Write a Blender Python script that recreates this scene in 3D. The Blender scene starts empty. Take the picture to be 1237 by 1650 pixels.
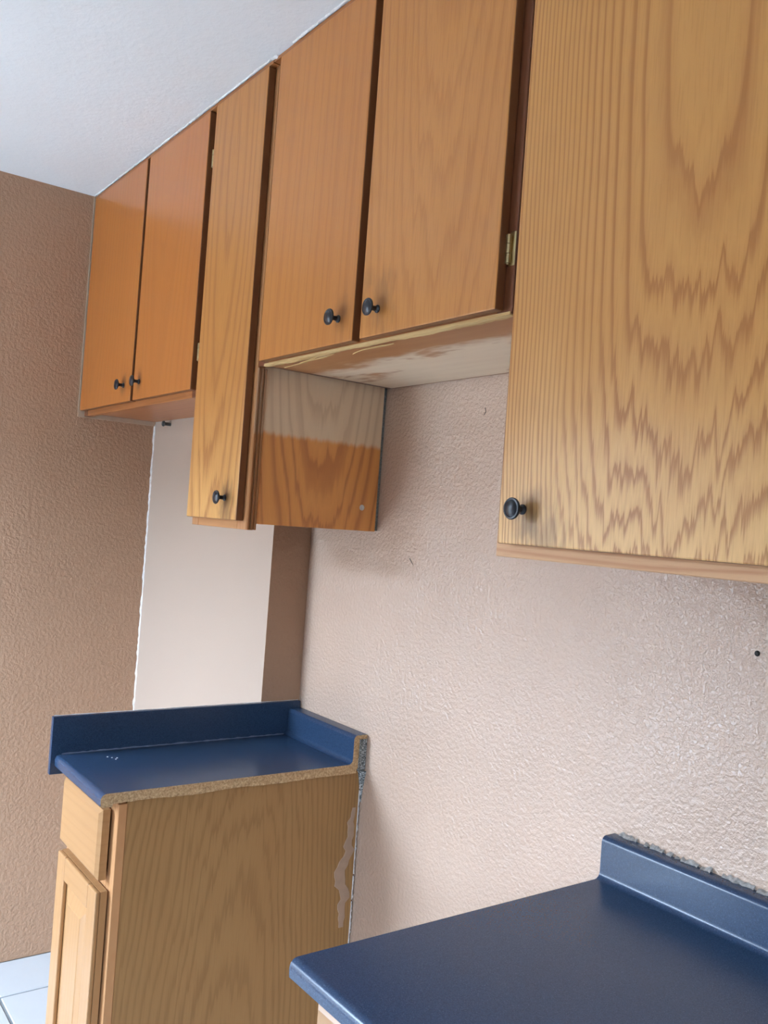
import bpy, bmesh, math, random
from mathutils import Vector, Matrix
from mathutils.geometry import tessellate_polygon

random.seed(7)
scene = bpy.context.scene
COL = scene.collection

# ------------------------------------------------------------------ camera
cam_data = bpy.data.cameras.new('camera')
cam = bpy.data.objects.new('camera', cam_data)
COL.objects.link(cam)
RIGHT = Vector((0.58598991, 0.80711981, 0.07192662))
DOWN = Vector((0.03178404, 0.06580088, -0.99732644))
FWD = Vector((-0.80969475, 0.58670935, 0.01290512))
m = Matrix.Identity(4)
for i in range(3):
    m[i][0] = RIGHT[i]
    m[i][1] = -DOWN[i]
    m[i][2] = -FWD[i]
m.translation = Vector((3.02440417, -1.29549364, 1.50150773))
cam.matrix_world = m
cam_data.sensor_fit = 'HORIZONTAL'
cam_data.sensor_width = 36.0
cam_data.lens = 1445.95 / 1237.0 * 36.0
cam_data.clip_start = 0.02
scene.camera = cam

# ------------------------------------------------------------------ world, lights, exposure
scene.view_settings.view_transform = 'Standard'
scene.view_settings.look = 'None'
scene.view_settings.gamma = 1.0
scene.view_settings.use_curve_mapping = False
scene.view_settings.exposure = 2.2

# plain overcast sky; it reaches the kitchen through the two windows opposite the cabinets
world = bpy.data.worlds.new('overcast_sky')
scene.world = world
world.use_nodes = True
bg = world.node_tree.nodes['Background']
bg.inputs['Color'].default_value = (0.67, 0.885, 1.17, 1)
bg.inputs['Strength'].default_value = 15.5

YFRONT = -2.4
WINS = [(0.05, 0.92, 0.35, 2.10), (3.05, 3.8, 1.0, 2.0)]


def sky_portal(x0, x1, z0, z1):
    """tells the renderer where the sky light enters; gives off no light itself"""
    d = bpy.data.lights.new('sky_portal', 'AREA')
    d.shape = 'RECTANGLE'
    d.size, d.size_y = x1 - x0, z1 - z0
    d.cycles.is_portal = True
    o = bpy.data.objects.new('sky_portal', d)
    COL.objects.link(o)
    o.location = ((x0 + x1) / 2, YFRONT - 0.125, (z0 + z1) / 2)
    o.rotation_euler = (math.radians(90), 0, 0)


for wdw in WINS:
    sky_portal(*wdw)

# ------------------------------------------------------------------ node helpers


def srgb(r, g, b):
    def f(c):
        c /= 255.0
        return c / 12.92 if c <= 0.04045 else ((c + 0.055) / 1.055) ** 2.4
    return (f(r), f(g), f(b), 1.0)


class NT:
    def __init__(self, name):
        self.mat = bpy.data.materials.new(name)
        self.mat.use_nodes = True
        self.t = self.mat.node_tree
        self.b = self.t.nodes['Principled BSDF']

    def n(self, kind, **kw):
        nd = self.t.nodes.new(kind)
        for k, v in kw.items():
            setattr(nd, k, v)
        return nd

    def link(self, a, b):
        self.t.links.new(a, b)

    def put(self, sock, v):
        if v is None:
            return
        if isinstance(v, bpy.types.NodeSocket):
            self.link(v, sock)
        else:
            sock.default_value = v

    def math(self, op, a, b=None, c=None, clamp=False):
        nd = self.n('ShaderNodeMath', operation=op, use_clamp=clamp)
        self.put(nd.inputs[0], a)
        self.put(nd.inputs[1], b)
        self.put(nd.inputs[2], c)
        return nd.outputs[0]

    def mix(self, fac, a, b, blend='MIX'):
        nd = self.n('ShaderNodeMix', data_type='RGBA', blend_type=blend)
        self.put(nd.inputs[0], fac)
        self.put(nd.inputs[6], a)
        self.put(nd.inputs[7], b)
        return nd.outputs[2]

    def comb(self, x, y, z):
        nd = self.n('ShaderNodeCombineXYZ')
        self.put(nd.inputs[0], x)
        self.put(nd.inputs[1], y)
        self.put(nd.inputs[2], z)
        return nd.outputs[0]

    def coords(self):
        tc = self.n('ShaderNodeTexCoord')
        s = self.n('ShaderNodeSeparateXYZ')
        self.link(tc.outputs['Object'], s.inputs[0])
        return tc.outputs['Object'], s.outputs[0], s.outputs[1], s.outputs[2]

    def noise(self, vec, scale, detail=2.0, rough=0.5, dist=0.0):
        nd = self.n('ShaderNodeTexNoise')
        nd.inputs['Scale'].default_value = scale
        nd.inputs['Detail'].default_value = detail
        nd.inputs['Roughness'].default_value = rough
        nd.inputs['Distortion'].default_value = dist
        self.link(vec, nd.inputs['Vector'])
        return nd.outputs[0]

    def ramp(self, fac, stops, interp='LINEAR'):
        nd = self.n('ShaderNodeValToRGB')
        cr = nd.color_ramp
        cr.interpolation = interp
        while len(cr.elements) < len(stops):
            cr.elements.new(0.5)
        for e, (p, c) in zip(cr.elements, stops):
            e.position = p
            e.color = c if len(c) == 4 else (c[0], c[1], c[2], 1)
        self.link(fac, nd.inputs[0])
        return nd.outputs[0]

    def step(self, v, lo, hi):
        nd = self.n('ShaderNodeMapRange', interpolation_type='SMOOTHSTEP')
        self.put(nd.inputs[0], v)
        nd.inputs[1].default_value = lo
        nd.inputs[2].default_value = hi
        return nd.outputs[0]

    def bump(self, h, strength, dist):
        nd = self.n('ShaderNodeBump')
        nd.inputs['Strength'].default_value = strength
        nd.inputs['Distance'].default_value = dist
        self.link(h, nd.inputs['Height'])
        self.link(nd.outputs[0], self.b.inputs['Normal'])

    def set(self, **kw):
        for k, v in kw.items():
            self.put(self.b.inputs[k.replace('_', ' ')], v)


def g(v):
    return (v, v, v, 1)


def paint(name, col, rough=0.5, tex=130.0, strength=0.5, dist=0.002, spec=0.5, blotch=0.06):
    N = NT(name)
    P, x, y, z = N.coords()
    a = N.noise(P, tex, 3.0, 0.55)
    bump_h = N.ramp(a, [(0.38, g(0)), (0.62, g(1))])
    b = N.noise(P, 2.2, 3.0)
    c2 = tuple(min(1, c * (1 - blotch * 2)) for c in col[:3]) + (1,)
    N.set(Base_Color=N.mix(b, c2, col), Roughness=rough)
    N.b.inputs['Specular IOR Level'].default_value = spec
    N.bump(bump_h, strength, dist)
    return N.mat


def plain(name, col, rough=0.5, metal=0.0, vary=0.1, scale=40.0, bump=0.0):
    N = NT(name)
    P, x, y, z = N.coords()
    a = N.noise(P, scale, 3.0)
    c1 = tuple(c * (1 - vary) for c in col[:3]) + (1,)
    c2 = tuple(min(1, c * (1 + vary)) for c in col[:3]) + (1,)
    N.set(Base_Color=N.mix(a, c1, c2), Roughness=rough, Metallic=metal)
    if bump:
        N.bump(a, bump, 0.002)
    return N.mat


def wood(name, light, dark, u='x', v='z', off=(0, 0, 0), xc=0.2, zc=0.4, slope=0.12, core=0.0, freq=45.0, power=1.0, sq=2.0,
         warp=0.03, jag=0.08, contrast=0.8, pores=0.35, rough=0.38, coat=0.25, seed=0.0, bumps=0.15,
         smudges=(), wear=None, stain=None, hue=0.5):
    """flat-sawn oak: growth rings of a tapering log cut by the plane (u across the grain, v along it)"""
    N = NT(name)
    P, x, y, z = N.coords()
    ax = {'x': x, 'y': y, 'z': z}
    U, V = ax[u], ax[v]
    w = [k for k in 'xyz' if k not in (u, v)][0]
    W = ax[w]
    nw = N.noise(N.comb(N.math('MULTIPLY', U, 4.0), N.math('MULTIPLY', V, 1.1), seed), 1.0, 2.0)
    U2 = N.math('MULTIPLY_ADD', N.math('SUBTRACT', nw, 0.5), warp, U)
    nj = N.noise(N.comb(N.math('MULTIPLY', U, 95.0), N.math('MULTIPLY', V, 3.0), seed + 3.1), 1.0, 3.0, 0.6)
    nj2 = N.noise(N.comb(N.math('MULTIPLY', U, 16.0), N.math('MULTIPLY', V, 2.0), seed + 5.7), 1.0, 2.0)
    V2 = N.math('MULTIPLY_ADD', N.math('SUBTRACT', nj, 0.5), jag, V)
    V2 = N.math('MULTIPLY_ADD', N.math('SUBTRACT', nj2, 0.5), jag * 1.6, V2)
    du = N.math('SUBTRACT', U2, xc)
    dv = N.math('MULTIPLY', N.math('SUBTRACT', V2, zc), slope)
    r2 = N.math('ADD', N.math('POWER', N.math('ABSOLUTE', du), sq), N.math('POWER', N.math('ABSOLUTE', dv), sq))
    r = N.math('POWER', N.math('ADD', r2, core ** sq), 1.0 / sq)
    rn = N.noise(N.comb(N.math('MULTIPLY', r, 22.0), seed + 9.0, 0.0), 1.0, 2.0)
    rp = N.math('MULTIPLY', N.math('POWER', r, power), 0.25 ** (1.0 - power))
    rf = N.math('MULTIPLY_ADD', rp, freq, N.math('MULTIPLY', rn, 2.2 / power))
    rf = N.math('MULTIPLY_ADD', N.math('SUBTRACT', nj, 0.5), 0.35, rf)
    t = N.math('FRACT', rf)
    ring = N.ramp(t, [(0.0, g(1)), (0.10, g(0.95)), (0.34, g(0.15)), (0.62, g(0.0)), (0.90, g(0.25)), (1.0, g(1))])
    # ring strength varies from place to place
    rv = N.noise(N.comb(N.math('MULTIPLY', U, 9.0), N.math('MULTIPLY', V, 1.3), seed + 14.0), 1.0, 2.0)
    ring = N.math('MULTIPLY', ring, N.math('MULTIPLY_ADD', rv, 0.9, 0.45), clamp=True)
    pr = N.noise(N.comb(N.math('MULTIPLY', U, 420.0), N.math('MULTIPLY', V, 16.0), N.math('MULTIPLY', W, 30.0)), 1.0, 2.0)
    pore = N.ramp(pr, [(0.52, g(0)), (0.64, g(1))])
    big = N.noise(N.comb(N.math('MULTIPLY', U, 6.0), N.math('MULTIPLY', V, 1.6), seed + 21.0), 1.0, 3.0)
    l2 = (light[0] * 0.88, light[1] * 0.78, light[2] * 0.68, 1)
    base = N.mix(N.math('MULTIPLY', big, hue * 1.4, clamp=True), light, l2)
    con = contrast
    darkc = dark
    if wear:
        # varnish worn off towards one end: paler early wood, harder grain
        lo, hi, wl, wd = wear
        wn = N.noise(N.comb(N.math('MULTIPLY', U, 7.0), N.math('MULTIPLY', V, 3.0), seed + 2.0), 1.0, 3.0)
        wm = N.step(N.math('MULTIPLY_ADD', N.math('SUBTRACT', wn, 0.5), 0.25, V), hi, lo)
        wm = N.math('SUBTRACT', 1.0, N.step(N.math('MULTIPLY_ADD', N.math('SUBTRACT', wn, 0.5), 0.25, V), lo, hi))
        base = N.mix(wm, base, wl)
        darkc = N.mix(wm, dark, wd)
        con = N.math('MULTIPLY_ADD', wm, 0.25, contrast, clamp=True)
    if stain:
        # bands along v with a finish of another tone: (edge, softness, colour light, colour dark)
        ed, so, sl, sd = stain
        sn = N.noise(N.comb(N.math('MULTIPLY', U, 60.0), N.math('MULTIPLY', V, 5.0), seed + 4.0), 1.0, 3.0)
        sm = N.step(N.math('MULTIPLY_ADD', N.math('SUBTRACT', sn, 0.5), so * 3.0, V), ed - so, ed + so)
        base = N.mix(sm, base, sl)
        darkc = N.mix(sm, darkc if darkc is not dark else dark, sd)
    colr = N.mix(N.math('MULTIPLY', ring, con), base, darkc)
    colr = N.mix(N.math('MULTIPLY', pore, pores), colr, N.mix(0.5, colr, darkc))
    for (su, sv, rad, amt) in smudges:
        a = N.math('SUBTRACT', U, su)
        b = N.math('MULTIPLY', N.math('SUBTRACT', V, sv), 0.7)
        dd = N.math('SQRT', N.math('ADD', N.math('MULTIPLY', a, a), N.math('MULTIPLY', b, b)))
        sn = N.noise(N.comb(N.math('MULTIPLY', U, 90.0), N.math('MULTIPLY', V, 25.0), seed + 30.0), 1.0, 3.0)
        mk = N.math('SUBTRACT', 1.0, N.step(N.math('MULTIPLY_ADD', N.math('SUBTRACT', sn, 0.5), rad * 1.2, dd), rad * 0.2, rad))
        colr = N.mix(N.math('MULTIPLY', mk, amt), colr, (0.05, 0.032, 0.022, 1))
    N.set(Base_Color=colr, Roughness=rough)
    N.b.inputs['Coat Weight'].default_value = coat * 0.5
    N.b.inputs['Specular IOR Level'].default_value = 0.35
    N.b.inputs['Coat Roughness'].default_value = 0.22
    hgt = N.math('ADD', N.math('MULTIPLY', ring, -0.6), N.math('MULTIPLY', pore, -0.4))
    N.bump(hgt, bumps, 0.0012)
    return N.mat


# ------------------------------------------------------------------ mesh helpers
def newbm():
    return bmesh.new()


def box(bm, x0, x1, y0, y1, z0, z1, bevel=0.0, seg=2, mi=0):
    vs = [bm.verts.new(p) for p in ((x0, y0, z0), (x1, y0, z0), (x1, y1, z0), (x0, y1, z0),
                                    (x0, y0, z1), (x1, y0, z1), (x1, y1, z1), (x0, y1, z1))]
    fs = []
    for q in ((0, 3, 2, 1), (4, 5, 6, 7), (0, 1, 5, 4), (1, 2, 6, 5), (2, 3, 7, 6), (3, 0, 4, 7)):
        f = bm.faces.new([vs[i] for i in q])
        f.material_index = mi
        fs.append(f)
    if bevel:
        es = set()
        for f in fs:
            es.update(f.edges)
        bmesh.ops.bevel(bm, geom=list(es), offset=bevel, segments=seg, profile=0.5, affect='EDGES')
    return bm


def lathe(bm, prof, axis, origin, seg=24):
    """prof: list of (radius, distance along axis); axis a unit Vector"""
    a = Vector(axis).normalized()
    t = a.orthogonal().normalized()
    b = a.cross(t)
    o = Vector(origin)
    rings = []
    for r, d in prof:
        if r < 1e-6:
            rings.append([bm.verts.new(o + a * d)])
        else:
            rings.append([bm.verts.new(o + a * d + (t * math.cos(2 * math.pi * k / seg) + b * math.sin(2 * math.pi * k / seg)) * r)
                          for k in range(seg)])
    for p, q in zip(rings, rings[1:]):
        for k in range(seg):
            k2 = (k + 1) % seg
            if len(p) == 1 and len(q) == 1:
                continue
            if len(p) == 1:
                bm.faces.new((p[0], q[k], q[k2]))
            elif len(q) == 1:
                bm.faces.new((p[k], p[k2], q[0]))
            else:
                bm.faces.new((p[k], p[k2], q[k2], q[k]))
    bmesh.ops.recalc_face_normals(bm, faces=bm.faces)
    return bm


def obj(name, bm, mats, parent=None, loc=(0, 0, 0), smooth=False):
    """bm is in the parent's (or world) coordinates"""
    me = bpy.data.meshes.new(name)
    bm.normal_update()
    bm.to_mesh(me)
    bm.free()
    if not isinstance(mats, (list, tuple)):
        mats = [mats]
    for mm in mats:
        me.materials.append(mm)
    if smooth:
        for p in me.polygons:
            p.use_smooth = True
        me.set_sharp_from_angle(angle=math.radians(35))
    o = bpy.data.objects.new(name, me)
    COL.objects.link(o)
    o.location = loc
    if parent:
        o.parent = parent
    return o


def thing(name, label, cat, loc, group=None):
    o = bpy.data.objects.new(name, None)
    o.empty_display_size = 0.05
    COL.objects.link(o)
    o.location = loc
    o['label'] = label
    o['category'] = cat
    if group:
        o['group'] = group
    return o


def tag(o, label, cat, group=None):
    o['label'] = label
    o['category'] = cat
    if group:
        o['group'] = group
    return o


def struct(name, bm, mats, label, cat):
    o = obj(name, bm, mats)
    o['kind'] = 'structure'
    o['label'] = label
    o['category'] = cat
    return o


def lbl(o, text):
    o['label'] = text
    return o


# ------------------------------------------------------------------ dimensions (metres)
H = 2.5208          # ceiling
YD = -0.3865        # face of upper doors
YF = -0.3673        # face of upper face frames
XEND = 6.5
W, D = 0.903, 0.118  # boxed-out corner
ZC = 0.914          # counter top

# ------------------------------------------------------------------ wall materials
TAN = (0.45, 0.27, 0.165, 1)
m_tan_far = paint('tan_wall_paint_shaded', TAN, rough=0.5, tex=95, strength=0.38, dist=0.003)  # same tan paint as the long wall, with shade put into its colour
m_tan = paint('tan_wall_paint_lit', (0.63, 0.445, 0.33, 1), rough=0.2, spec=0.75, tex=125, strength=0.42, dist=0.003, blotch=0.1)  # same tan paint, lightened to its daylit tone
m_smooth_lit = paint('tan_smooth_paint_lit', (0.49, 0.37, 0.285, 1), rough=0.45, tex=160, strength=0.08, dist=0.001)  # same paint on smooth drywall, lit tone put into the colour
m_ceil = paint('white_ceiling_paint', (0.78, 0.79, 0.78, 1), rough=0.8, tex=70, strength=0.18, dist=0.002, blotch=0.03)
m_bead = plain('white_caulk', (0.72, 0.69, 0.65, 1), rough=0.6, vary=0.25, scale=120, bump=0.3)
m_grey_gap = plain('grey_speckled_gap_filler', (0.19, 0.20, 0.19, 1), rough=0.8, vary=0.9, scale=260, bump=0.3)
N = NT('grey_white_crumbled_filler')
P, x, y, z = N.coords()
a = N.noise(P, 330.0, 3.0, 0.7)
N.set(Base_Color=N.ramp(a, [(0.40, (0.07, 0.075, 0.07)), (0.52, (0.20, 0.21, 0.20)), (0.62, (0.62, 0.64, 0.62))]), Roughness=0.8)
N.bump(a, 0.6, 0.003)
m_crumb = N.mat
m_tile = plain('white_floor_tile', (0.43, 0.43, 0.425, 1), rough=0.25, vary=0.06, scale=6)
m_grout = plain('grey_grout', (0.17, 0.18, 0.18, 1), rough=0.9, vary=0.2, scale=90)
m_dark_hole = plain('dark_hole', (0.03, 0.027, 0.025, 1), rough=0.8)

# ------------------------------------------------------------------ the room
struct('wall_right', box(newbm(), W, XEND, 0, 0.12, 0, H), m_tan, 'long tan textured wall carrying the cabinets', 'wall')
struct('wall_left', box(newbm(), -0.12, 0, YFRONT, -D, 0, H), m_tan_far, 'tan textured wall at the far left, browned as in shade', 'wall')
bm = newbm()
box(bm, 0.0, W, -D, 0.12, 0, H)
for f in bm.faces:
    if f.normal.length == 0:
        f.normal_update()
bm.normal_update()
for f in bm.faces:
    f.material_index = 1 if f.normal.x > 0.5 else 0
wall_corner = struct('wall_back', bm, [m_smooth_lit, m_tan_far],
                     'boxed-out wall corner, smooth face in lit tan, side in shaded tan', 'wall')
struct('wall_rear', box(newbm(), XEND, XEND + 0.12, YFRONT, 0.12, 0, H), m_tan_far, 'tan wall behind the camera', 'wall')
struct('ceiling', box(newbm(), -0.12, XEND + 0.12, YFRONT - 0.12, 0.12, H, H + 0.1), m_ceil, 'white lightly textured ceiling', 'ceiling')
bm = newbm()
xs = [-0.12]
for (a, b, c, d) in WINS:
    box(bm, xs[-1], a, YFRONT - 0.12, YFRONT, 0, H)
    box(bm, a, b, YFRONT - 0.12, YFRONT, 0, c)
    box(bm, a, b, YFRONT - 0.12, YFRONT, d, H)
    xs.append(b)
box(bm, xs[-1], XEND + 0.12, YFRONT - 0.12, YFRONT, 0, H)
struct('wall_front', bm, m_tan_far, 'tan wall with the windows opposite the cabinets', 'wall')
m_white = plain('white_window_frame', (0.75, 0.75, 0.74, 1), rough=0.4, vary=0.03)
for i, (a, b, c, d) in enumerate(WINS):
    bm = newbm()
    t = 0.04
    box(bm, a, a + t, YFRONT - 0.10, YFRONT - 0.04, c, d, 0.004, 1)
    box(bm, b - t, b, YFRONT - 0.10, YFRONT - 0.04, c, d, 0.004, 1)
    box(bm, a + t, b - t, YFRONT - 0.10, YFRONT - 0.04, c, c + t, 0.004, 1)
    box(bm, a + t, b - t, YFRONT - 0.10, YFRONT - 0.04, d - t, d, 0.004, 1)
    struct('window_%d' % (i + 1), bm, m_white, ('tall narrow' if i == 0 else 'wide') + ' white window frame opposite the cabinets', 'window')

struct('ground_outside', box(newbm(), -9, 14, -16, YFRONT - 0.13, -0.3, -0.12), plain('grey_concrete', (0.20, 0.20, 0.19, 1), rough=0.9),
       'grey concrete yard outside the windows', 'ground')
struct('wall_sky_blocker', box(newbm(), -9, 14, -8.2, -8.0, -0.12, 3.1), plain('grey_sky_blocker', (0.16, 0.14, 0.12, 1), rough=0.9),  # added unseen wall; cuts the low sky light reaching the upper cabinets
       'added unseen wall beyond the windows, holding back low sky light', 'wall')

# floor: grout bed with single tiles
floor = struct('floor', box(newbm(), -0.12, XEND + 0.12, YFRONT - 0.12, 0.12, -0.10, -0.003), m_grout,
               'white ceramic tile floor with grey grout', 'floor')
TS, GR = 0.335, 0.008
cache = {}


def tile_mesh(sx, sy):
    key = (round(sx, 4), round(sy, 4))
    if key not in cache:
        b = box(newbm(), 0, sx, 0, sy, -0.012, 0.0, 0.0025, 1)
        me = bpy.data.meshes.new('tile')
        b.to_mesh(me)
        b.free()
        me.materials.append(m_tile)
        cache[key] = me
    return cache[key]


ix0 = math.floor((0.0 - 0.2137) / TS)
iy0 = math.floor((YFRONT + 0.5515) / TS)
for i in range(ix0, int(XEND / TS) + 1):
    for j in range(iy0, 3):
        x0, x1 = 0.2137 + i * TS + GR / 2, 0.2137 + (i + 1) * TS - GR / 2
        y0, y1 = -0.5515 + j * TS + GR / 2, -0.5515 + (j + 1) * TS - GR / 2
        x0, x1 = max(x0, 0.002), min(x1, XEND - 0.002)
        y0, y1 = max(y0, YFRONT + 0.002), min(y1, -0.002)
        if x0 < W:
            y1 = min(y1, -D - 0.002)
        if x1 - x0 < 0.02 or y1 - y0 < 0.02:
            continue
        o = bpy.data.objects.new('tile', tile_mesh(x1 - x0, y1 - y0))
        COL.objects.link(o)
        o.parent = floor
        o.location = (x0, y0, 0)


def rough_bead(bm, p0, p1, n, w, ax, seed, gap=0.0):
    """irregular little bead along p0-p1, 4-sided, radius wobbling"""
    rnd = random.Random(seed)
    p0, p1 = Vector(p0), Vector(p1)
    d = (p1 - p0).normalized()
    a = Vector(ax[0])
    b = Vector(ax[1])
    prev = None
    for k in range(n + 1):
        p = p0.lerp(p1, k / n)
        r1 = w * (0.45 + 1.1 * rnd.random())
        r2 = w * (0.45 + 1.1 * rnd.random())
        ring = [bm.verts.new(p), bm.verts.new(p + a * r1), bm.verts.new(p + (a * r1 + b * r2) * 0.62), bm.verts.new(p + b * r2)]
        if prev and rnd.random() >= gap:
            for q in range(4):
                bm.faces.new((prev[q], prev[(q + 1) % 4], ring[(q + 1) % 4], ring[q]))
        prev = ring
    return bm


# ragged paint bead along the inside corner, marks on the walls
bm = rough_bead(newbm(), (0.0, -D, 0), (0.0, -D, 1.79), 150, 0.004, ((1, 0, 0), (0, -1, 0)), 3)
lbl(obj('paint_bead', bm, m_bead, wall_corner), 'ragged white bead of paint down the corner')
wr = bpy.data.objects['wall_right']
bm = lathe(newbm(), [(0.0, 0.004), (0.003, 0.0035), (0.0045, 0.001), (0.0045, 0.0)], (0, -1, 0), (2.2454, 0.0, 1.3426), 12)
lbl(obj('screw_head', bm, m_dark_hole, wr), 'dark screw head in the wall')
bm = newbm()
for (a, b) in (((1.353, -0.0006, 1.424), (1.3665, -0.0006, 1.4105)), ((1.580, -0.0006, 1.766), (1.583, -0.0006, 1.757)), ((1.583, -0.0006, 1.757), (1.577, -0.0006, 1.750))):
    a, b = Vector(a), Vector(b)
    d = (b - a).normalized()
    s = d.cross(Vector((0, 1, 0))) * 0.0009
    vs = [bm.verts.new(a - s), bm.verts.new(b - s * 0.4), bm.verts.new(b + s * 0.4), bm.verts.new(a + s)]
    vs2 = [bm.verts.new(v.co + Vector((0, 0.0006, 0))) for v in vs]
    bm.faces.new(vs)
    for k in range(4):
        bm.faces.new((vs[k], vs[(k + 1) % 4], vs2[(k + 1) % 4], vs2[k]))
bmesh.ops.recalc_face_normals(bm, faces=bm.faces)
lbl(obj('scratch', bm, m_dark_hole, wr), 'thin dark scratches on the wall')

# ------------------------------------------------------------------ wood palette
L1 = (0.52, 0.245, 0.085, 1)
D1 = (0.27, 0.095, 0.03, 1)
FR = (0.42, 0.16, 0.05, 1)
FRD = (0.24, 0.075, 0.024, 1)

m_knob = plain('black_bronze_knob', (0.012, 0.014, 0.02, 1), rough=0.32, vary=0.2)
m_brass = plain('brass_hinge', (0.62, 0.50, 0.26, 1), rough=0.3, metal=1.0, vary=0.1)
m_raw = wood('raw_splintered_wood', (0.66, 0.47, 0.22, 1), (0.50, 0.28, 0.09, 1), u='z', v='x', freq=90, rough=0.8, coat=0, contrast=0.5)
m_scribe = plain('pale_scribe_strip', (0.50, 0.36, 0.25, 1), rough=0.6, vary=0.15)


def knob(parent, x, z, y=None):
    y = YD if y is None else y
    prof = [(0.0075, -0.001), (0.0075, 0.002), (0.0048, 0.005), (0.0045, 0.012), (0.006, 0.016), (0.0125, 0.0185), (0.0155, 0.0205),
            (0.0158, 0.0225), (0.0148, 0.0240), (0.0128, 0.0243), (0.0118, 0.0236), (0.0108, 0.0243), (0.006, 0.0262), (0.0, 0.0268)]
    bm = lathe(newbm(), prof, (0, -1, 0), (x, y, z), 28)
    return bm, 'knob'


def add_knob(root, door, x, z):
    o = Vector(root.location)
    bm, n = knob(door, x, z)
    bmesh.ops.translate(bm, verts=bm.verts, vec=-o)
    return lbl(obj('knob', bm, m_knob, door, smooth=True), 'black mushroom-shaped knob')


def add_hinge(root, door, x, z, leaf=0.012):
    o = Vector(root.location)
    bm = newbm()
    h = 0.044
    for k in range(3):
        z0 = z - h / 2 + k * h / 3
        lathe(bm, [(0.0, z0 + 0.0005), (0.0040, z0 + 0.0005), (0.0040, z0 + h / 3 - 0.0005), (0.0, z0 + h / 3 - 0.0005)], (0, 0, 1),
              (x + 0.0060, YF - 0.0052, 0), 12)
    lathe(bm, [(0.0, z - h / 2 - 0.003), (0.0022, z - h / 2 - 0.002), (0.0022, z - h / 2)], (0, 0, 1), (x + 0.0060, YF - 0.0052, 0), 10)
    box(bm, x + 0.0002, x + 0.0055, YF - 0.0072, YF - 0.006, z - h / 2, z + h / 2)
    box(bm, x + 0.004, x + 0.004 + leaf, YF - 0.0022, YF - 0.0006, z - h / 2 - 0.004, z + h / 2 + 0.004, 0.0006, 1)
    bmesh.ops.translate(bm, verts=bm.verts, vec=-o)
    return lbl(obj('hinge', bm, m_brass, door, smooth=True), 'small brass butt hinge')


def lbox(root, *a, bevel=0.0, seg=2):
    o = Vector(root.location)
    bm = box(newbm(), *a, bevel, seg)
    bmesh.ops.translate(bm, verts=bm.verts, vec=-o)
    return bm


def frame_piece(root, name, x0, x1, z0, z1, mat, y0=YF, y1=YF + 0.019):
    return obj(name, lbox(root, x0, x1, y0, y1, z0, z1, bevel=0.0012, seg=1), mat, root)


def carcass(root, x0, x1, z0, z1, yb, mside, mbot, mrest, side_drop=0.0):
    """side panels, bottom, top and back set behind the face frame"""
    t = 0.013
    y0 = YF + 0.019
    obj('side_panel', lbox(root, x0, x0 + t, y0, yb, z0 - side_drop, z1), mside, root)
    obj('side_panel', lbox(root, x1 - t, x1, y0, yb, z0 - side_drop, z1), mside, root)
    obj('bottom_panel', lbox(root, x0 + t, x1 - t, y0, yb - 0.004, z0, z0 + t), mbot, root)
    obj('top_panel', lbox(root, x0 + t, x1 - t, y0, yb - 0.004, z1 - t, z1), mrest, root)
    obj('back_panel', lbox(root, x0 + t, x1 - t, yb - 0.004, yb, z0, z1), mrest, root)


def door(root, x0, x1, z0, z1, mat):
    bm = lbox(root, x0, x1, YD, YF - 0.0004, z0, z1, bevel=0.0025, seg=2)
    bm.normal_update()
    for f in bm.faces:
        f.material_index = 0 if f.normal.y < -0.5 else 1   # edges darker than the front
    return obj('door', bm, [mat, m_edge], root)


m_edge = wood('dark_oak_edge', (0.22, 0.085, 0.032, 1), (0.13, 0.045, 0.017, 1), freq=60, contrast=0.4, seed=6.0)
m_stile_light = wood('oak_frame_light', (0.50, 0.24, 0.10, 1), (0.34, 0.14, 0.05, 1), freq=60, contrast=0.4, seed=7.0)
m_frame = wood('oak_frame_upright', (0.21, 0.075, 0.034, 1), (0.13, 0.045, 0.018, 1), freq=70, xc=-0.3, zc=3.0, slope=0.05, contrast=0.5, seed=1.0)
m_rail = wood('oak_frame_rail', FR, FRD, u='z', v='x', freq=70, xc=-0.05, zc=0.6, slope=0.04, contrast=0.5, seed=2.0)
m_rail_light = wood('oak_rail_light', (0.52, 0.25, 0.10, 1), (0.36, 0.15, 0.05, 1), u='z', v='x', freq=60, contrast=0.4, seed=7.7)
m_inner = plain('oak_inside', (0.36, 0.17, 0.07, 1), rough=0.6)
ZT = 2.5185   # cabinet tops
ZTOP = 2.509  # door tops

# ---- far corner cabinet with two doors
X0, X1 = 0.006, 0.932
c1 = thing('wall_cabinet', 'short oak double-door wall cabinet in the far corner by the brown wall', 'cabinet', (0.47, -0.24, 1.785))
off = c1.location
m_bot1 = wood('oak_underside_far', (0.45, 0.17, 0.065, 1), FRD, u='y', v='x', freq=60, xc=0.25, zc=-0.2, slope=0.08, contrast=0.45, rough=0.35, seed=3.3)
carcass(c1, X0, X1, 1.798, ZT, -D - 0.003, m_frame, m_bot1, m_inner)
frame_piece(c1, 'stile', X0, 0.040, 1.7865, ZT, m_frame)
frame_piece(c1, 'stile', 0.45, 0.53, 1.826, ZTOP - 0.02, m_frame)
frame_piece(c1, 'stile', 0.875, X1, 1.7865, ZT, m_frame)
frame_piece(c1, 'rail', 0.040, 0.875, 1.7865, 1.826, m_rail)
frame_piece(c1, 'rail', 0.040, 0.875, ZTOP - 0.02, ZT, m_rail)
lbl(obj('scribe_strip', lbox(c1, 0.0005, 0.0055, YD - 0.002, -D - 0.003, 1.783, ZT), m_scribe, c1), 'pale thin strip against the brown wall')
obj('top_trim', lbox(c1, 0.006, X1, YD + 0.003, YF - 0.0004, ZTOP + 0.002, ZT), m_rail, c1)
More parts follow.
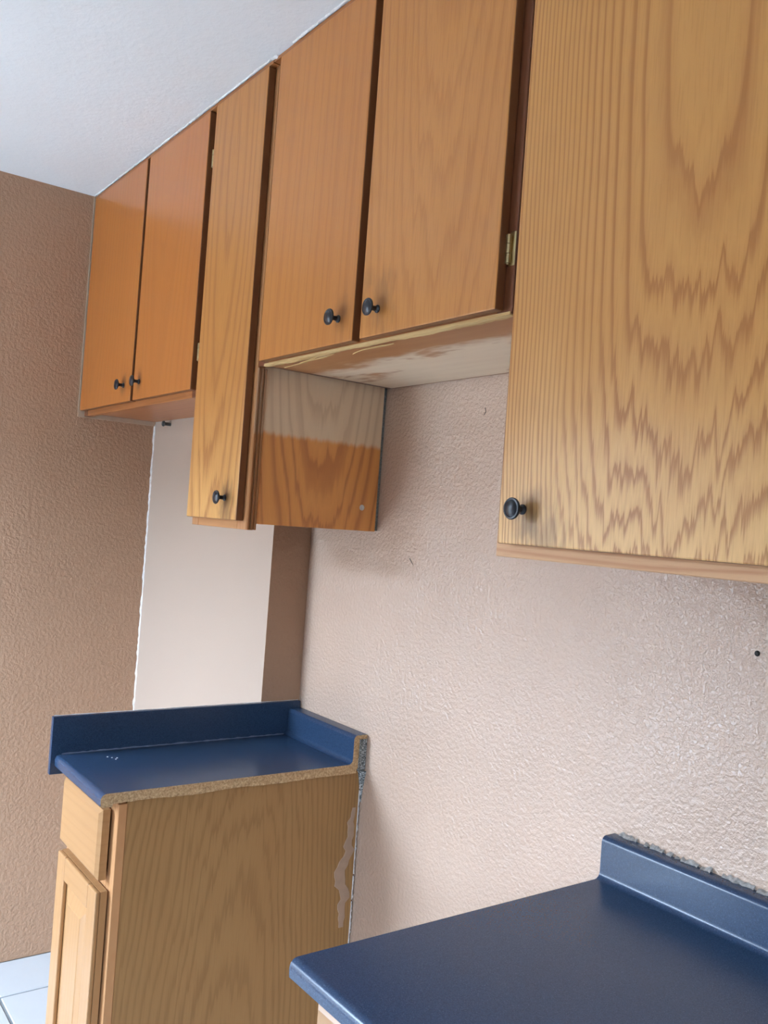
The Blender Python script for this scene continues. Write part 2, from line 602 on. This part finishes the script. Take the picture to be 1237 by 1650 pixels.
md = wood('oak_door_far_left', (0.52, 0.18, 0.038, 1), (0.38, 0.115, 0.022, 1), xc=-0.35, zc=0.9, slope=0.1, freq=42, jag=0.25, contrast=0.30, pores=0.25, rough=0.3, coat=0.45, seed=11, smudges=((-0.055, 0.068, 0.03, 0.4),))
dr = door(c1, 0.014, 0.4792, 1.803, ZTOP, md)
add_knob(c1, dr, 0.4181, 1.853)
md = wood('oak_door_far_right', (0.53, 0.185, 0.04, 1), (0.39, 0.12, 0.023, 1), xc=0.2, zc=1.3, slope=0.1, freq=36, jag=0.25, contrast=0.30, pores=0.25, rough=0.28, coat=0.5, seed=12.5, smudges=((0.075, 0.068, 0.03, 0.4),))
dr = door(c1, 0.4985, 0.9035, 1.803, ZTOP, md)
add_knob(c1, dr, 0.5435, 1.8533)
add_hinge(c1, dr, 0.9035, 2.390, 0.02)
add_hinge(c1, dr, 0.9035, 1.8996, 0.02)

# ---- narrow tall cabinet
c2 = thing('wall_cabinet', 'tall narrow oak wall cabinet with one door and a two-tone bare side', 'cabinet', (1.08, -0.19, 1.465))
m_side = wood('oak_side_two_tone', (0.88, 0.41, 0.13, 1), (0.58, 0.22, 0.075, 1), u='y', v='z', xc=0.02, zc=0.62, slope=0.2, freq=42, jag=0.13, contrast=0.9, pores=0.2, rough=0.33, coat=0.3, seed=17.0,
              stain=(0.222, 0.008, (0.86, 0.66, 0.44, 1), (0.72, 0.52, 0.33, 1)))
x0, x1 = 0.9335, 1.2255
t = 0.013
obj('side_panel', lbox(c2, x0 + 0.002, x0 + 0.012, YF + 0.019, -D - 0.003, 1.481, ZT), m_stile_light, c2)
sp = lbl(obj('side_panel', lbox(c2, 1.202, 1.215, YF + 0.019, -0.009, 1.480, ZT), m_side, c2), 'exposed side panel, greyish above and orange-brown below')
obj('bottom_panel', lbox(c2, x0 + 0.012, 1.202, YF + 0.019, -D - 0.003, 1.484, 1.496), m_inner, c2)
obj('top_panel', lbox(c2, x0 + 0.012, 1.202, YF + 0.019, -D - 0.003, ZT - 0.013, ZT), m_inner, c2)
obj('back_panel', lbox(c2, x0 + 0.012, 1.202, -D - 0.003, -D - 0.0005, 1.484, ZT), m_inner, c2)
lbl(obj('filler_strip', lbox(c2, 1.205, 1.2135, -0.009, -0.001, 1.482, 1.84), m_grey_gap, c2), 'grey speckled filler between side panel and wall')
frame_piece(c2, 'stile', x0, 0.970, 1.4655, ZT, m_stile_light)
frame_piece(c2, 'stile', 1.180, 1.2235, 1.4655, ZT, m_stile_light)
frame_piece(c2, 'rail', 0.970, 1.180, 1.4655, 1.500, m_rail_light)
frame_piece(c2, 'rail', 0.970, 1.180, ZTOP - 0.02, ZT, m_rail)
# three thin ribs on the edge of the frame
m_rib = wood('oak_rib', (0.40, 0.17, 0.06, 1), (0.2, 0.07, 0.025, 1), u='y', freq=60, contrast=0.4, seed=5.0,
             stain=(0.217, 0.006, (0.42, 0.24, 0.13, 1), (0.28, 0.15, 0.075, 1)))
for k in range(3):
    ya = YF + 0.0006 + k * 0.0092
    obj('edge_rib', lbox(c2, 1.2237 if k < 2 else 1.2155, 1.2285 - 0.0012 * k, ya, ya + 0.0058, 1.4662, 1.829, bevel=0.0012, seg=1), m_rib, c2)
obj('top_trim', lbox(c2, x0, 1.2235, YD + 0.003, YF - 0.0004, ZTOP + 0.002, ZT), m_rail, c2)
md = wood('oak_door_narrow', (0.54, 0.235, 0.062, 1), (0.36, 0.13, 0.03, 1), xc=-0.02, zc=0.85, slope=0.13, freq=40, power=1.4, jag=0.22, contrast=0.7, pores=0.6, seed=23.0, smudges=((0.075, 0.06, 0.05, 0.55),), wear=(0.0, 0.35, (0.66, 0.345, 0.11, 1), (0.40, 0.165, 0.05, 1)))
dr = door(c2, 0.939, 1.2095, 1.4847, ZTOP, md)
add_knob(c2, dr, 1.1464, 1.5344)
bm = lathe(newbm(), [(0.0, 0.0014), (0.006, 0.001), (0.0075, 0.0)], (1, 0, 0), (1.215 - c2.location.x, -0.0517 - c2.location.y, 1.5366 - c2.location.z), 9)
lbl(obj('screw_cap', bm, m_bead, c2), 'small white round cap low on the side panel')

# ---- cabinet over the range gap
c3 = thing('wall_cabinet', 'short oak double-door wall cabinet with splintered lower edge above the bare wall', 'cabinet', (1.64, -0.19, 1.83))
# underside: orange stain worn away to pale overspray in the middle
N = NT('underside_pale_worn')
P, x, y, z = N.coords()
n1 = N.noise(N.comb(N.math('MULTIPLY', x, 3.0), N.math('MULTIPLY', y, 9.0), 0.0), 1.0, 4.0, 0.6)
n2 = N.noise(N.comb(N.math('MULTIPLY', x, 4.0), N.math('MULTIPLY', y, 40.0), 3.0), 1.0, 3.0)
edge = N.math('MULTIPLY_ADD', N.math('SUBTRACT', n1, 0.5), 0.26, y)
f1 = N.step(edge, -0.075, -0.02)
f2 = N.math('SUBTRACT', 1.0, N.step(N.math('MULTIPLY_ADD', N.math('SUBTRACT', n1, 0.5), 0.5, N.math('MULTIPLY', x, 0.35)), 0.11, 0.16))
f3 = N.step(n1, 0.57, 0.65)
pale = N.math('MULTIPLY', f1, N.math('SUBTRACT', 1.0, N.math('MULTIPLY', f3, 0.85)))
oran = N.mix(n2, (0.38, 0.15, 0.05, 1), (0.50, 0.24, 0.09, 1))
pcol = N.mix(n2, (0.74, 0.56, 0.38, 1), (0.88, 0.72, 0.52, 1))
N.set(Base_Color=N.mix(pale, oran, pcol), Roughness=0.5)
m_under = N.mat
x0, x1 = 1.2275, 2.0335
carcass(c3, x0, x1, 1.8345, ZT, -0.003, m_frame, m_under, m_inner)
frame_piece(c3, 'stile', x0, 1.272, 1.8315, ZT, m_frame)
frame_piece(c3, 'stile', 1.60, 1.675, 1.872, ZTOP - 0.02, m_frame)
frame_piece(c3, 'stile', 2.000, x1, 1.8315, ZT, m_frame)
frame_piece(c3, 'rail', 1.272, 2.000, 1.8315, 1.872, m_rail)
frame_piece(c3, 'rail', 1.272, 2.000, ZTOP - 0.02, ZT, m_rail)
obj('top_trim', lbox(c3, x0, x1, YD + 0.003, YF - 0.0004, ZTOP + 0.002, ZT), m_rail, c3)
# splintered raw strip where a moulding was torn off
rnd = random.Random(5)
bm = newbm()
n = 90
prev = None
hang = 0.003
for k in range(n + 1):
    u = k / n
    xx = 1.256 + u * (2.031 - 1.256)
    hang += (rnd.random() - 0.5) * 0.0018
    hang = min(0.0062, max(0.002, hang))
    back = 0.012 + 0.006 * math.sin(u * 9) + (rnd.random() - 0.5) * 0.005
    yb = YF + back
    ring = [bm.verts.new((xx, YF - 0.0012, 1.8345)), bm.verts.new((xx, YF - 0.0016, 1.8315 - hang * 0.7)), bm.verts.new((xx, YF + 0.004, 1.8312 - hang)),
            bm.verts.new((xx, yb, 1.8312 - hang * 0.35 * rnd.random() - 0.0004)), bm.verts.new((xx, yb, 1.8318))]
    if prev:
        for q in range(5):
            bm.faces.new((prev[q], prev[(q + 1) % 5], ring[(q + 1) % 5], ring[q]))
    else:
        bm.faces.new(ring)
    prev = ring
bm.faces.new(list(reversed(prev)))
bmesh.ops.recalc_face_normals(bm, faces=bm.faces)
bmesh.ops.translate(bm, verts=bm.verts, vec=-Vector(c3.location))
lbl(obj('splintered_strip', bm, m_raw, c3), 'raw pale splintered wood along the lower front edge')
for (xa, xb, ya, dz, yw) in ((1.30, 1.46, YF + 0.018, 0.004, 0.007), (1.57, 1.70, YF + 0.020, 0.005, 0.008), (1.38, 1.52, YF + 0.014, 0.003, 0.006)):
    bm = newbm()
    prev = None
    for k in range(13):
        u = k / 12
        wv = yw * math.sin(math.pi * min(1, u * 1.15 + 0.05)) * 0.8 + 0.0006
        zz = 1.8312 - dz * u * u - 0.0003
        yy = ya + 0.006 * math.sin(u * 4 + xa * 9) + 0.008 * u
        xx = xb + (xa - xb) * u
        ring = [bm.verts.new((xx, yy - wv / 2, zz)), bm.verts.new((xx, yy + wv / 2, zz - 0.0004)), bm.verts.new((xx, yy + wv / 2, zz - 0.0014)), bm.verts.new((xx, yy - wv / 2, zz - 0.0018))]
        if prev:
            for q in range(4):
                bm.faces.new((prev[q], prev[(q + 1) % 4], ring[(q + 1) % 4], ring[q]))
        else:
            bm.faces.new(ring)
        prev = ring
    bm.faces.new(list(reversed(prev)))
    bmesh.ops.recalc_face_normals(bm, faces=bm.faces)
    bmesh.ops.translate(bm, verts=bm.verts, vec=-Vector(c3.location))
    obj('splinter', bm, m_raw, c3)
md = wood('oak_door_over_range_left', (0.53, 0.21, 0.05, 1), (0.38, 0.13, 0.03, 1), xc=-0.62, zc=1.2, slope=0.1, freq=34, jag=0.22, contrast=0.45, pores=0.6, seed=31.0, smudges=((-0.052, 0.065, 0.04, 0.25),))
dr = door(c3, 1.2625, 1.6285, 1.8363, ZTOP, md)
add_knob(c3, dr, 1.577, 1.8842)
md = wood('oak_door_over_range_right', (0.55, 0.235, 0.06, 1), (0.38, 0.135, 0.03, 1), xc=0.22, zc=1.0, slope=0.14, freq=48, jag=0.22, contrast=0.6, pores=0.7, seed=37.5, smudges=((0.08, 0.07, 0.05, 0.28), (0.02, 0.11, 0.03, 0.2)))
dr = door(c3, 1.652, 2.0165, 1.8363, ZTOP, md)
add_knob(c3, dr, 1.7055, 1.8837)
add_hinge(c3, dr, 2.0165, 1.930, 0.013)
add_hinge(c3, dr, 2.0165, 2.410, 0.013)

# ---- near right cabinet
c4 = thing('wall_cabinet', 'large near oak wall cabinet at right with worn bold-grained door', 'cabinet', (2.45, -0.19, 1.465))
x0, x1 = 2.0355, 2.95
carcass(c4, x0, x1, 1.483, ZT, -0.003, m_frame, m_inner, m_inner)
m_rail_raw = wood('oak_rail_worn', (0.68, 0.41, 0.225, 1), (0.46, 0.19, 0.08, 1), u='z', v='x', freq=75, xc=0.06, zc=-0.3, slope=0.05, contrast=0.6, jag=0.3, rough=0.6, coat=0, seed=8.0)
frame_piece(c4, 'stile', x0, 2.075, 1.5052, ZT, m_frame)
frame_piece(c4, 'stile', 2.90, x1, 1.4652, ZT, m_frame)
lbl(frame_piece(c4, 'rail', x0, 2.8998, 1.4652, 1.505, m_rail_raw), 'worn pale lower rail')
frame_piece(c4, 'rail', 2.075, 2.90, ZTOP - 0.02, ZT, m_rail)
obj('top_trim', lbox(c4, x0, x1, YD + 0.003, YF - 0.0004, ZTOP + 0.002, ZT), m_rail, c4)
md = wood('oak_door_near_right', (0.59, 0.285, 0.08, 1), (0.38, 0.145, 0.037, 1), xc=-0.085, zc=0.69, slope=0.25, core=0.01, freq=54, power=2.2, sq=3.2, warp=0.04, jag=0.19, contrast=0.88, pores=0.4, seed=41.0, rough=0.42, coat=0.15, hue=0.25,
          smudges=((-0.335, 0.06, 0.035, 0.5), (-0.30, 0.03, 0.05, 0.35)), wear=(-0.04, 0.36, (0.76, 0.46, 0.185, 1), (0.42, 0.185, 0.06, 1)))
dr = door(c4, 2.0563, 2.62, 1.4849, ZTOP, md)
add_knob(c4, dr, 2.1053, 1.5357)
md2 = wood('oak_door_near_second', (0.56, 0.29, 0.075, 1), (0.37, 0.155, 0.035, 1), xc=0.3, zc=0.5, slope=0.15, freq=60, seed=47.0)
dr = door(c4, 2.632, 2.935, 1.4849, ZTOP, md2)
add_knob(c4, dr, 2.68, 1.5357)

# white bead between cabinets and ceiling, with one broken bit
bm = rough_bead(newbm(), (0.006, YD, H), (1.222, YD, H), 110, 0.003, ((0, 0, -1), (0, -1, 0)), 9)
rough_bead(bm, (1.315, YD, H), (2.6, YD, H), 120, 0.003, ((0, 0, -1), (0, -1, 0)), 10)
rough_bead(bm, (1.222, YD, H), (1.245, YD + 0.004, H), 5, 0.005, ((0, 0, -1), (0, -1, 0)), 12)
rough_bead(bm, (0.006, -0.36, H), (0.006, -0.36, H - 0.001), 1, 0.004, ((1, 0, 0), (0, -1, 0)), 13)
bmesh.ops.recalc_face_normals(bm, faces=bm.faces)
lbl(obj('caulk_bead', bm, m_bead, bpy.data.objects['ceiling']), 'thin white caulk along the cabinet tops')

# dark anchor under the far cabinet
bm = lathe(newbm(), [(0.0, 0.030), (0.008, 0.029), (0.010, 0.024), (0.006, 0.020), (0.006, 0.0)], (0, -1, 0), (0, 0, 0), 14)
o = obj('wall_anchor', bm, plain('dark_grey_metal', (0.06, 0.07, 0.07, 1), rough=0.5, vary=0.3), loc=(0.1382, -D, 1.7835), smooth=True)
tag(o, 'small dark grey bolt on the pale wall under the far cabinet', 'bolt')

# ------------------------------------------------------------------ base units
m_lam = None
N = NT('navy_speckled_laminate')
P, x, y, z = N.coords()
sp1 = N.noise(P, 900.0, 2.0)
spk = N.ramp(sp1, [(0.60, g(0)), (0.70, g(1))])
sp2 = N.noise(P, 420.0, 2.0)
dk = N.ramp(sp2, [(0.35, g(1)), (0.5, g(0))])
cl = N.mix(N.math('MULTIPLY', spk, 0.6), (0.022, 0.046, 0.092, 1), (0.10, 0.15, 0.23, 1))
cl = N.mix(N.math('MULTIPLY', dk, 0.4), cl, (0.012, 0.02, 0.04, 1))
N.set(Base_Color=cl, Roughness=0.27)
N.b.inputs['Specular IOR Level'].default_value = 0.38
m_lam = N.mat
N = NT('raw_particleboard')
P, x, y, z = N.coords()
a = N.noise(P, 240.0, 3.0, 0.7)
b = N.noise(P, 28.0, 3.0, 0.6)
cc = N.ramp(a, [(0.3, (0.26, 0.15, 0.07)), (0.5, (0.46, 0.29, 0.14)), (0.72, (0.66, 0.47, 0.26))])
N.set(Base_Color=N.mix(N.ramp(b, [(0.62, g(0)), (0.70, g(0.7))]), cc, (0.24, 0.12, 0.06, 1)), Roughness=0.9)
N.bump(a, 0.5, 0.002)
m_part = N.mat


def profile(zs, ys, drop=0.886):
    """countertop section (y, z): first list is the laminated face from nose to scribe lip, second the underside"""
    face = [(-0.640, drop), (-0.650, drop), (-0.6545, drop + 0.003), (-0.6550, drop + 0.012)]
    for k in range(6):
        a = k / 5 * math.pi / 2
        face.append((-0.643 - 0.012 * math.cos(a), 0.902 + 0.012 * math.sin(a)))
    face += [(-0.45, ZC), (-0.25, ZC)]
    for k in range(5):
        a = k / 4 * math.pi / 2
        face.append((ys - 0.012 + 0.012 * math.sin(a), ZC + 0.012 - 0.012 * math.cos(a)))
    for k in range(5):
        a = k / 4 * math.pi / 2
        face.append((ys + 0.010 - 0.010 * math.cos(a), zs - 0.010 + 0.010 * math.sin(a)))
    face += [(-0.003, zs)]
    under = [(-0.003, zs - 0.010), (ys + 0.016, zs - 0.010), (ys + 0.016, 0.905), (ys + 0.010, 0.8955), (-0.25, 0.8955), (-0.45, 0.8955), (-0.628, 0.8955), (-0.630, drop)]
    return face, under


def extrude_top(root, x0, x1, zs, ys, end0, end1, rag=0.0):
    face, under = profile(zs, ys)
    pts = face + under
    bm = newbm()
    o = Vector(root.location)
    A = [bm.verts.new(Vector((x0, p[0], p[1])) - o) for p in pts]
    B = [bm.verts.new(Vector((x1, p[0], p[1])) - o) for p in pts]
    n = len(pts)
    for k in range(n):
        f = bm.faces.new((A[k], A[(k + 1) % n], B[(k + 1) % n], B[k]))
        f.material_index = 0 if k < len(face) - 1 else 1
    tris = tessellate_polygon([[Vector((p[0], p[1], 0)) for p in pts]])
    for tri in tris:
        bm.faces.new([A[k] for k in tri]).material_index = end0
        bm.faces.new([B[k] for k in tri]).material_index = end1
    bmesh.ops.recalc_face_normals(bm, faces=bm.faces)
    return bm


XE = 1.239
k1 = thing('countertop', 'short navy speckled countertop with raw cut edge in the far corner', 'countertop', (1.08, -0.33, 0.886))
obj('slab', extrude_top(k1, 0.917, XE, 0.9835, -0.041, 0, 1), [m_lam, m_part], k1, smooth=True)
# crumbly wavy lower lip of the cut edge
rnd = random.Random(11)
bm = newbm()
prev = None
n = 70
for k in range(n + 1):
    u = k / n
    yy = -0.628 + u * (0.628 - 0.03)
    dz = 0.0035 * math.sin(u * 17) * (0.6 + 0.4 * math.sin(u * 5)) + (rnd.random() - 0.5) * 0.0022
    zb = 0.8935 + dz * 0.5 - 0.0012
    ring = [bm.verts.new((XE - 0.004, yy, 0.904)), bm.verts.new((XE + 0.0008 + rnd.random() * 0.0010, yy, 0.9065)), bm.verts.new((XE + 0.001 + rnd.random() * 0.0014, yy, zb)), bm.verts.new((XE - 0.004, yy, zb))]
    if prev:
        for q in range(4):
            bm.faces.new((prev[q], prev[(q + 1) % 4], ring[(q + 1) % 4], ring[q]))
    else:
        bm.faces.new(ring)
    prev = ring
bm.faces.new(list(reversed(prev)))
bmesh.ops.recalc_face_normals(bm, faces=bm.faces)
bmesh.ops.translate(bm, verts=bm.verts, vec=-Vector(k1.location))
lbl(obj('crumbled_edge', bm, m_part, k1), 'crumbly raw particleboard along the cut edge')
# separate splash board across the far end, overhanging the front
lbl(obj('end_splash', lbox(k1, 0.9035, 0.9168, -0.665, -0.003, 0.868, 1.0015, bevel=0.0012, seg=1), m_lam, k1), 'end splash board sticking out past the front edge')
bm = rough_bead(newbm(), (0.9168, -0.64, ZC), (0.9168, -0.05, ZC), 60, 0.0022, ((0, 0, 1), (1, 0, 0)), 21)
bmesh.ops.translate(bm, verts=bm.verts, vec=-Vector(k1.location))
obj('caulk_line', bm, plain('dull_blue_caulk', (0.10, 0.13, 0.20, 1), rough=0.5), k1)
bm = rough_bead(newbm(), (0.904, -0.66, 1.0012), (0.904, -0.004, 1.0012), 40, 0.0013, ((0, 0, 1), (1, 0, 0)), 22)
bmesh.ops.translate(bm, verts=bm.verts, vec=-Vector(k1.location))
obj('caulk_line', bm, m_bead, k1)
rnd = random.Random(2)
for (sx, sy) in ((0.985, -0.545), (0.991, -0.535), (0.975, -0.552), (1.000, -0.541)):
    bm = lathe(newbm(), [(0.0, 0.0006), (0.0016, 0.0005), (0.0022, 0.0)], (0, 0, 1), (sx - k1.location.x, sy - k1.location.y, ZC - k1.location.z), 7)
    lbl(obj('paint_speck', bm, m_bead, k1), 'tiny white paint speck')
# grey crumbled filler behind the splash and down the panel edge
bm = rough_bead(newbm(), (1.2365, -0.0245, 0.972), (1.2365, -0.0245, 0.896), 30, 0.006, ((1, 0, 0), (0, 1, 0)), 23)
box(bm, 1.20, 1.2365, -0.024, -0.001, 0.897, 0.973)
bmesh.ops.recalc_face_normals(bm, faces=bm.faces)
bmesh.ops.translate(bm, verts=bm.verts, vec=-Vector(k1.location))
bmesh.ops.recalc_face_normals(bm, faces=bm.faces)
lbl(obj('gap_filler', bm, m_crumb, k1), 'grey speckled filler behind the splash')

# left base cabinet
YB = -0.612
b1 = thing('base_cabinet', 'narrow oak base cabinet with one drawer under the short countertop', 'cabinet', (1.08, -0.31, 0.0))
m_end = wood('oak_end_panel', (0.36, 0.20, 0.075, 1), (0.23, 0.115, 0.04, 1), u='y', v='z', xc=-0.02, zc=0.02, slope=0.16, freq=52, power=1.5, jag=0.14, warp=0.09, contrast=0.65, pores=0.3, rough=0.5, coat=0.05, seed=53.0)
LB = (0.40, 0.215, 0.09, 1)
LBD = (0.32, 0.155, 0.06, 1)
m_lb = wood('light_oak_upright', LB, LBD, xc=-0.2, zc=1.5, slope=0.08, freq=55, contrast=0.4, seed=61.0, jag=0.2)
m_lbh = wood('light_oak_drawer', LB, LBD, u='z', v='x', xc=0.95, zc=-0.2, slope=0.1, freq=50, contrast=0.45, seed=63.0, jag=0.2)
m_stile = wood('oak_base_stile', (0.52, 0.27, 0.12, 1), (0.36, 0.15, 0.06, 1), xc=-0.2, zc=1.5, slope=0.08, freq=60, contrast=0.4, seed=66.0)
obj('end_panel', lbox(b1, 1.212, 1.2245, YB + 0.0195, -0.006, 0.0, 0.8945), m_end, b1)
obj('end_panel', lbox(b1, 0.9175, 0.930, YB + 0.0195, -0.006, 0.0, 0.8945), m_end, b1)
obj('back_panel', lbox(b1, 0.930, 1.212, -0.012, -0.006, 0.0, 0.8945), m_inner, b1)
obj('bottom_panel', lbox(b1, 0.930, 1.212, YB + 0.07, -0.012, 0.10, 0.113), m_inner, b1)
obj('toe_kick', lbox(b1, 0.930, 1.212, YB + 0.057, YB + 0.07, 0.0, 0.10), m_inner, b1)


def fp(root, name, x0, x1, z0, z1, mat):
    return obj(name, lbox(root, x0, x1, YB, YB + 0.019, z0, z1, bevel=0.0012, seg=1), mat, root)


fp(b1, 'stile', 0.9175, 0.955, 0.10, 0.885, m_stile)
fp(b1, 'stile', 1.187, 1.2275, 0.10, 0.885, m_stile)
fp(b1, 'rail', 0.955, 1.187, 0.855, 0.885, m_stile)
fp(b1, 'rail', 0.955, 1.187, 0.695, 0.735, m_stile)
fp(b1, 'rail', 0.955, 1.187, 0.10, 0.14, m_stile)


def edged_front(root, x0, x1, z0, z1, y_front, y_back, ch):
    """slab with a chamfered front edge"""
    o = Vector(root.location)
    bm = newbm()
    R = [[(x0, y_back, z0), (x1, y_back, z0), (x1, y_back, z1), (x0, y_back, z1)],
         [(x0, y_front + ch * 0.7, z0), (x1, y_front + ch * 0.7, z0), (x1, y_front + ch * 0.7, z1), (x0, y_front + ch * 0.7, z1)],
         [(x0 + ch, y_front, z0 + ch), (x1 - ch, y_front, z0 + ch), (x1 - ch, y_front, z1 - ch), (x0 + ch, y_front, z1 - ch)]]
    V = [[bm.verts.new(Vector(p) - o) for p in r] for r in R]
    for a, b in zip(V, V[1:]):
        for k in range(4):
            bm.faces.new((a[k], a[(k + 1) % 4], b[(k + 1) % 4], b[k]))
    bm.faces.new(V[0])
    bm.faces.new(V[-1])
    bmesh.ops.recalc_face_normals(bm, faces=bm.faces)
    return bm


obj('drawer_front', edged_front(b1, 0.9425, 1.200, 0.722, 0.868, -0.640, YB - 0.006, 0.009), m_lbh, b1)


def panel_door(root, x0, x1, z0, z1, yf, yb, m_up, m_across):
    """frame-and-panel door: stiles and rails as one frame mesh, raised field as its child"""
    o = Vector(root.location)
    s = 0.052
    ch = 0.004
    d = obj('door', edged_front(root, x0, x1, z0, z1, yf + 0.010, yb, 0.0), m_up, root)
    for (a, b) in ((x0, x0 + s), (x1 - s, x1)):
        obj('door_stile', lbox(root, a, b, yf, yf + 0.0098, z0, z1, bevel=0.003, seg=2), m_up, d)
    for (a, b) in ((z0, z0 + s), (z1 - s, z1)):
        obj('door_rail', lbox(root, x0 + s, x1 - s, yf, yf + 0.0098, a, b, bevel=0.003, seg=2), m_across, d)
    bm = newbm()
    xa, xb, za, zb = x0 + s + 0.0015, x1 - s - 0.0015, z0 + s + 0.0015, z1 - s - 0.0015
    rings = []
    for (ins, yy) in ((0, yf + 0.0098), (0, yf + 0.0096), (0.006, yf + 0.0096), (0.034, yf + 0.0020), (0.036, yf + 0.0006)):
        rings.append([bm.verts.new(Vector(p) - o) for p in ((xa + ins, yy, za + ins), (xb - ins, yy, za + ins), (xb - ins, yy, zb - ins), (xa + ins, yy, zb - ins))])
    for p, q in zip(rings, rings[1:]):
        for k in range(4):
            bm.faces.new((p[k], p[(k + 1) % 4], q[(k + 1) % 4], q[k]))
    bm.faces.new(rings[0])
    bm.faces.new(rings[-1])
    bmesh.ops.recalc_face_normals(bm, faces=bm.faces)
    obj('raised_panel', bm, m_up, d)
    return d


panel_door(b1, 0.9455, 1.2105, 0.115, 0.702, -0.640, YB - 0.004, m_lb, m_lbh)

# torn veneer and caulk along the wall edge of the end panel
m_torn = plain('torn_paper_tan', (0.38, 0.25, 0.165, 1), rough=0.8, vary=0.15, scale=60)
rnd = random.Random(4)
bm = newbm()
lft, rgt = [], []
for k in range(26):
    u = k / 25
    zz = 0.803 - u * 0.29
    wl = 0.016 + 0.026 * (1 - abs(u - 0.55) / 0.55) + (rnd.random() - 0.5) * 0.009
    inner = 0.014 if u < 0.35 else (0.020 + 0.012 * math.sin(u * 14) if u < 0.8 else 0.024)
    inner += (rnd.random() - 0.5) * 0.006
    lft.append(-inner - wl * 0.75)
    rgt.append((-inner, zz))
x_f, x_b = 1.2256, 1.2245
prev = None
for l, (r, zz) in zip(lft, rgt):
    ring = [bm.verts.new((x_b, l, zz)), bm.verts.new((x_f, l + 0.001, zz)), bm.verts.new((x_f, r - 0.001, zz)), bm.verts.new((x_b, r, zz))]
    if prev:
        for q in range(4):
            bm.faces.new((prev[q], prev[(q + 1) % 4], ring[(q + 1) % 4], ring[q]))
    else:
        bm.faces.new(ring)
    prev = ring
bm.faces.new(list(reversed(prev)))
bmesh.ops.recalc_face_normals(bm, faces=bm.faces)
bmesh.ops.translate(bm, verts=bm.verts, vec=-Vector(b1.location))
lbl(obj('torn_patch', bm, m_torn, b1), 'torn pinkish-tan patch on the end panel')
bm = rough_bead(newbm(), (1.2240, -0.0065, 0.893), (1.2240, -0.0065, 0.0), 200, 0.0042, ((1, 0, 0), (0, 1, 0)), 31, 0.06)
bmesh.ops.recalc_face_normals(bm, faces=bm.faces)
bmesh.ops.translate(bm, verts=bm.verts, vec=-Vector(b1.location))
lbl(obj('caulk_bead', bm, m_bead, b1), 'ragged white caulk between end panel and wall')

bm = newbm()
for (zz0, zz1, ww0, ww1) in ((0.8935, 0.872, 0.016, 0.011), (0.872, 0.845, 0.011, 0.006), (0.845, 0.815, 0.006, 0.0025)):
    off_ = Vector(b1.location)
    q = [Vector((1.2255, -0.0005, zz0)), Vector((1.2255 + ww0, -0.0005, zz0)), Vector((1.2255, -0.0005 - ww0 * 0.9, zz0)),
         Vector((1.2255, -0.0005, zz1)), Vector((1.2255 + ww1, -0.0005, zz1)), Vector((1.2255, -0.0005 - ww1 * 0.9, zz1))]
    vv = [bm.verts.new(a_ - off_) for a_ in q]
    for idx in ((0, 1, 2), (5, 4, 3), (0, 2, 5, 3), (1, 0, 3, 4), (2, 1, 4, 5)):
        bm.faces.new([vv[i_] for i_ in idx])
bmesh.ops.recalc_face_normals(bm, faces=bm.faces)
lbl(obj('gap_filler', bm, m_crumb, b1), 'grey and white crumbled filler tapering down the wall joint')

# near countertop
XN = 2.0006
k2 = thing('countertop', 'long navy speckled countertop with rounded edge in the foreground', 'countertop', (2.9, -0.33, 0.886))
obj('slab', extrude_top(k2, XN, 3.9, 0.987, -0.0363, 0, 0), [m_lam, m_part], k2, smooth=True)
bm = rough_bead(newbm(), (2.012, -0.002, 0.986), (3.6, -0.002, 0.986), 260, 0.006, ((0, -1, 0), (0, 0, 1)), 41, 0.25)
bmesh.ops.recalc_face_normals(bm, faces=bm.faces)
bmesh.ops.translate(bm, verts=bm.verts, vec=-Vector(k2.location))
lbl(obj('old_caulk', bm, plain('dirty_old_caulk', (0.30, 0.27, 0.24, 1), rough=0.8, vary=0.9, scale=180), k2), 'dirty broken caulk along the splash top')

# near base cabinet
b2 = thing('base_cabinet', 'light oak base cabinet under the foreground countertop', 'cabinet', (2.9, -0.31, 0.0))
xa, xb = 2.014, 3.88
obj('end_panel', lbox(b2, xa, xa + 0.0125, YB + 0.0195, -0.006, 0.0, 0.8945), m_lb, b2)
obj('end_panel', lbox(b2, xb - 0.0125, xb, YB + 0.0195, -0.006, 0.0, 0.8945), m_lb, b2)
obj('back_panel', lbox(b2, xa + 0.0125, xb - 0.0125, -0.012, -0.006, 0.0, 0.8945), m_inner, b2)
obj('bottom_panel', lbox(b2, xa + 0.0125, xb - 0.0125, YB + 0.07, -0.012, 0.10, 0.113), m_inner, b2)
obj('toe_kick', lbox(b2, xa + 0.0125, xb - 0.0125, YB + 0.057, YB + 0.07, 0.0, 0.10), m_inner, b2)
edges = [xa - 0.003, 2.62, 3.25, xb]
for i, e in enumerate(edges):
    fp(b2, 'stile', e if i == 0 else e - 0.02 if i < 3 else e - 0.04, e + 0.04 if i == 0 else e + 0.02 if i < 3 else e, 0.10, 0.885, m_stile)
for i in range(3):
    l = edges[i] + (0.04 if i == 0 else 0.02)
    r = edges[i + 1] - (0.02 if i < 2 else 0.04)
    for (za, zb) in ((0.855, 0.885), (0.695, 0.735), (0.10, 0.14)):
        fp(b2, 'rail', l, r, za, zb, m_stile)
    obj('drawer_front', edged_front(b2, l - 0.012, r + 0.012, 0.722, 0.868, -0.634, YB - 0.0005, 0.006), m_lbh, b2)
    panel_door(b2, l - 0.012, r + 0.012, 0.115, 0.702, -0.634, YB - 0.0005, m_lb, m_lbh)
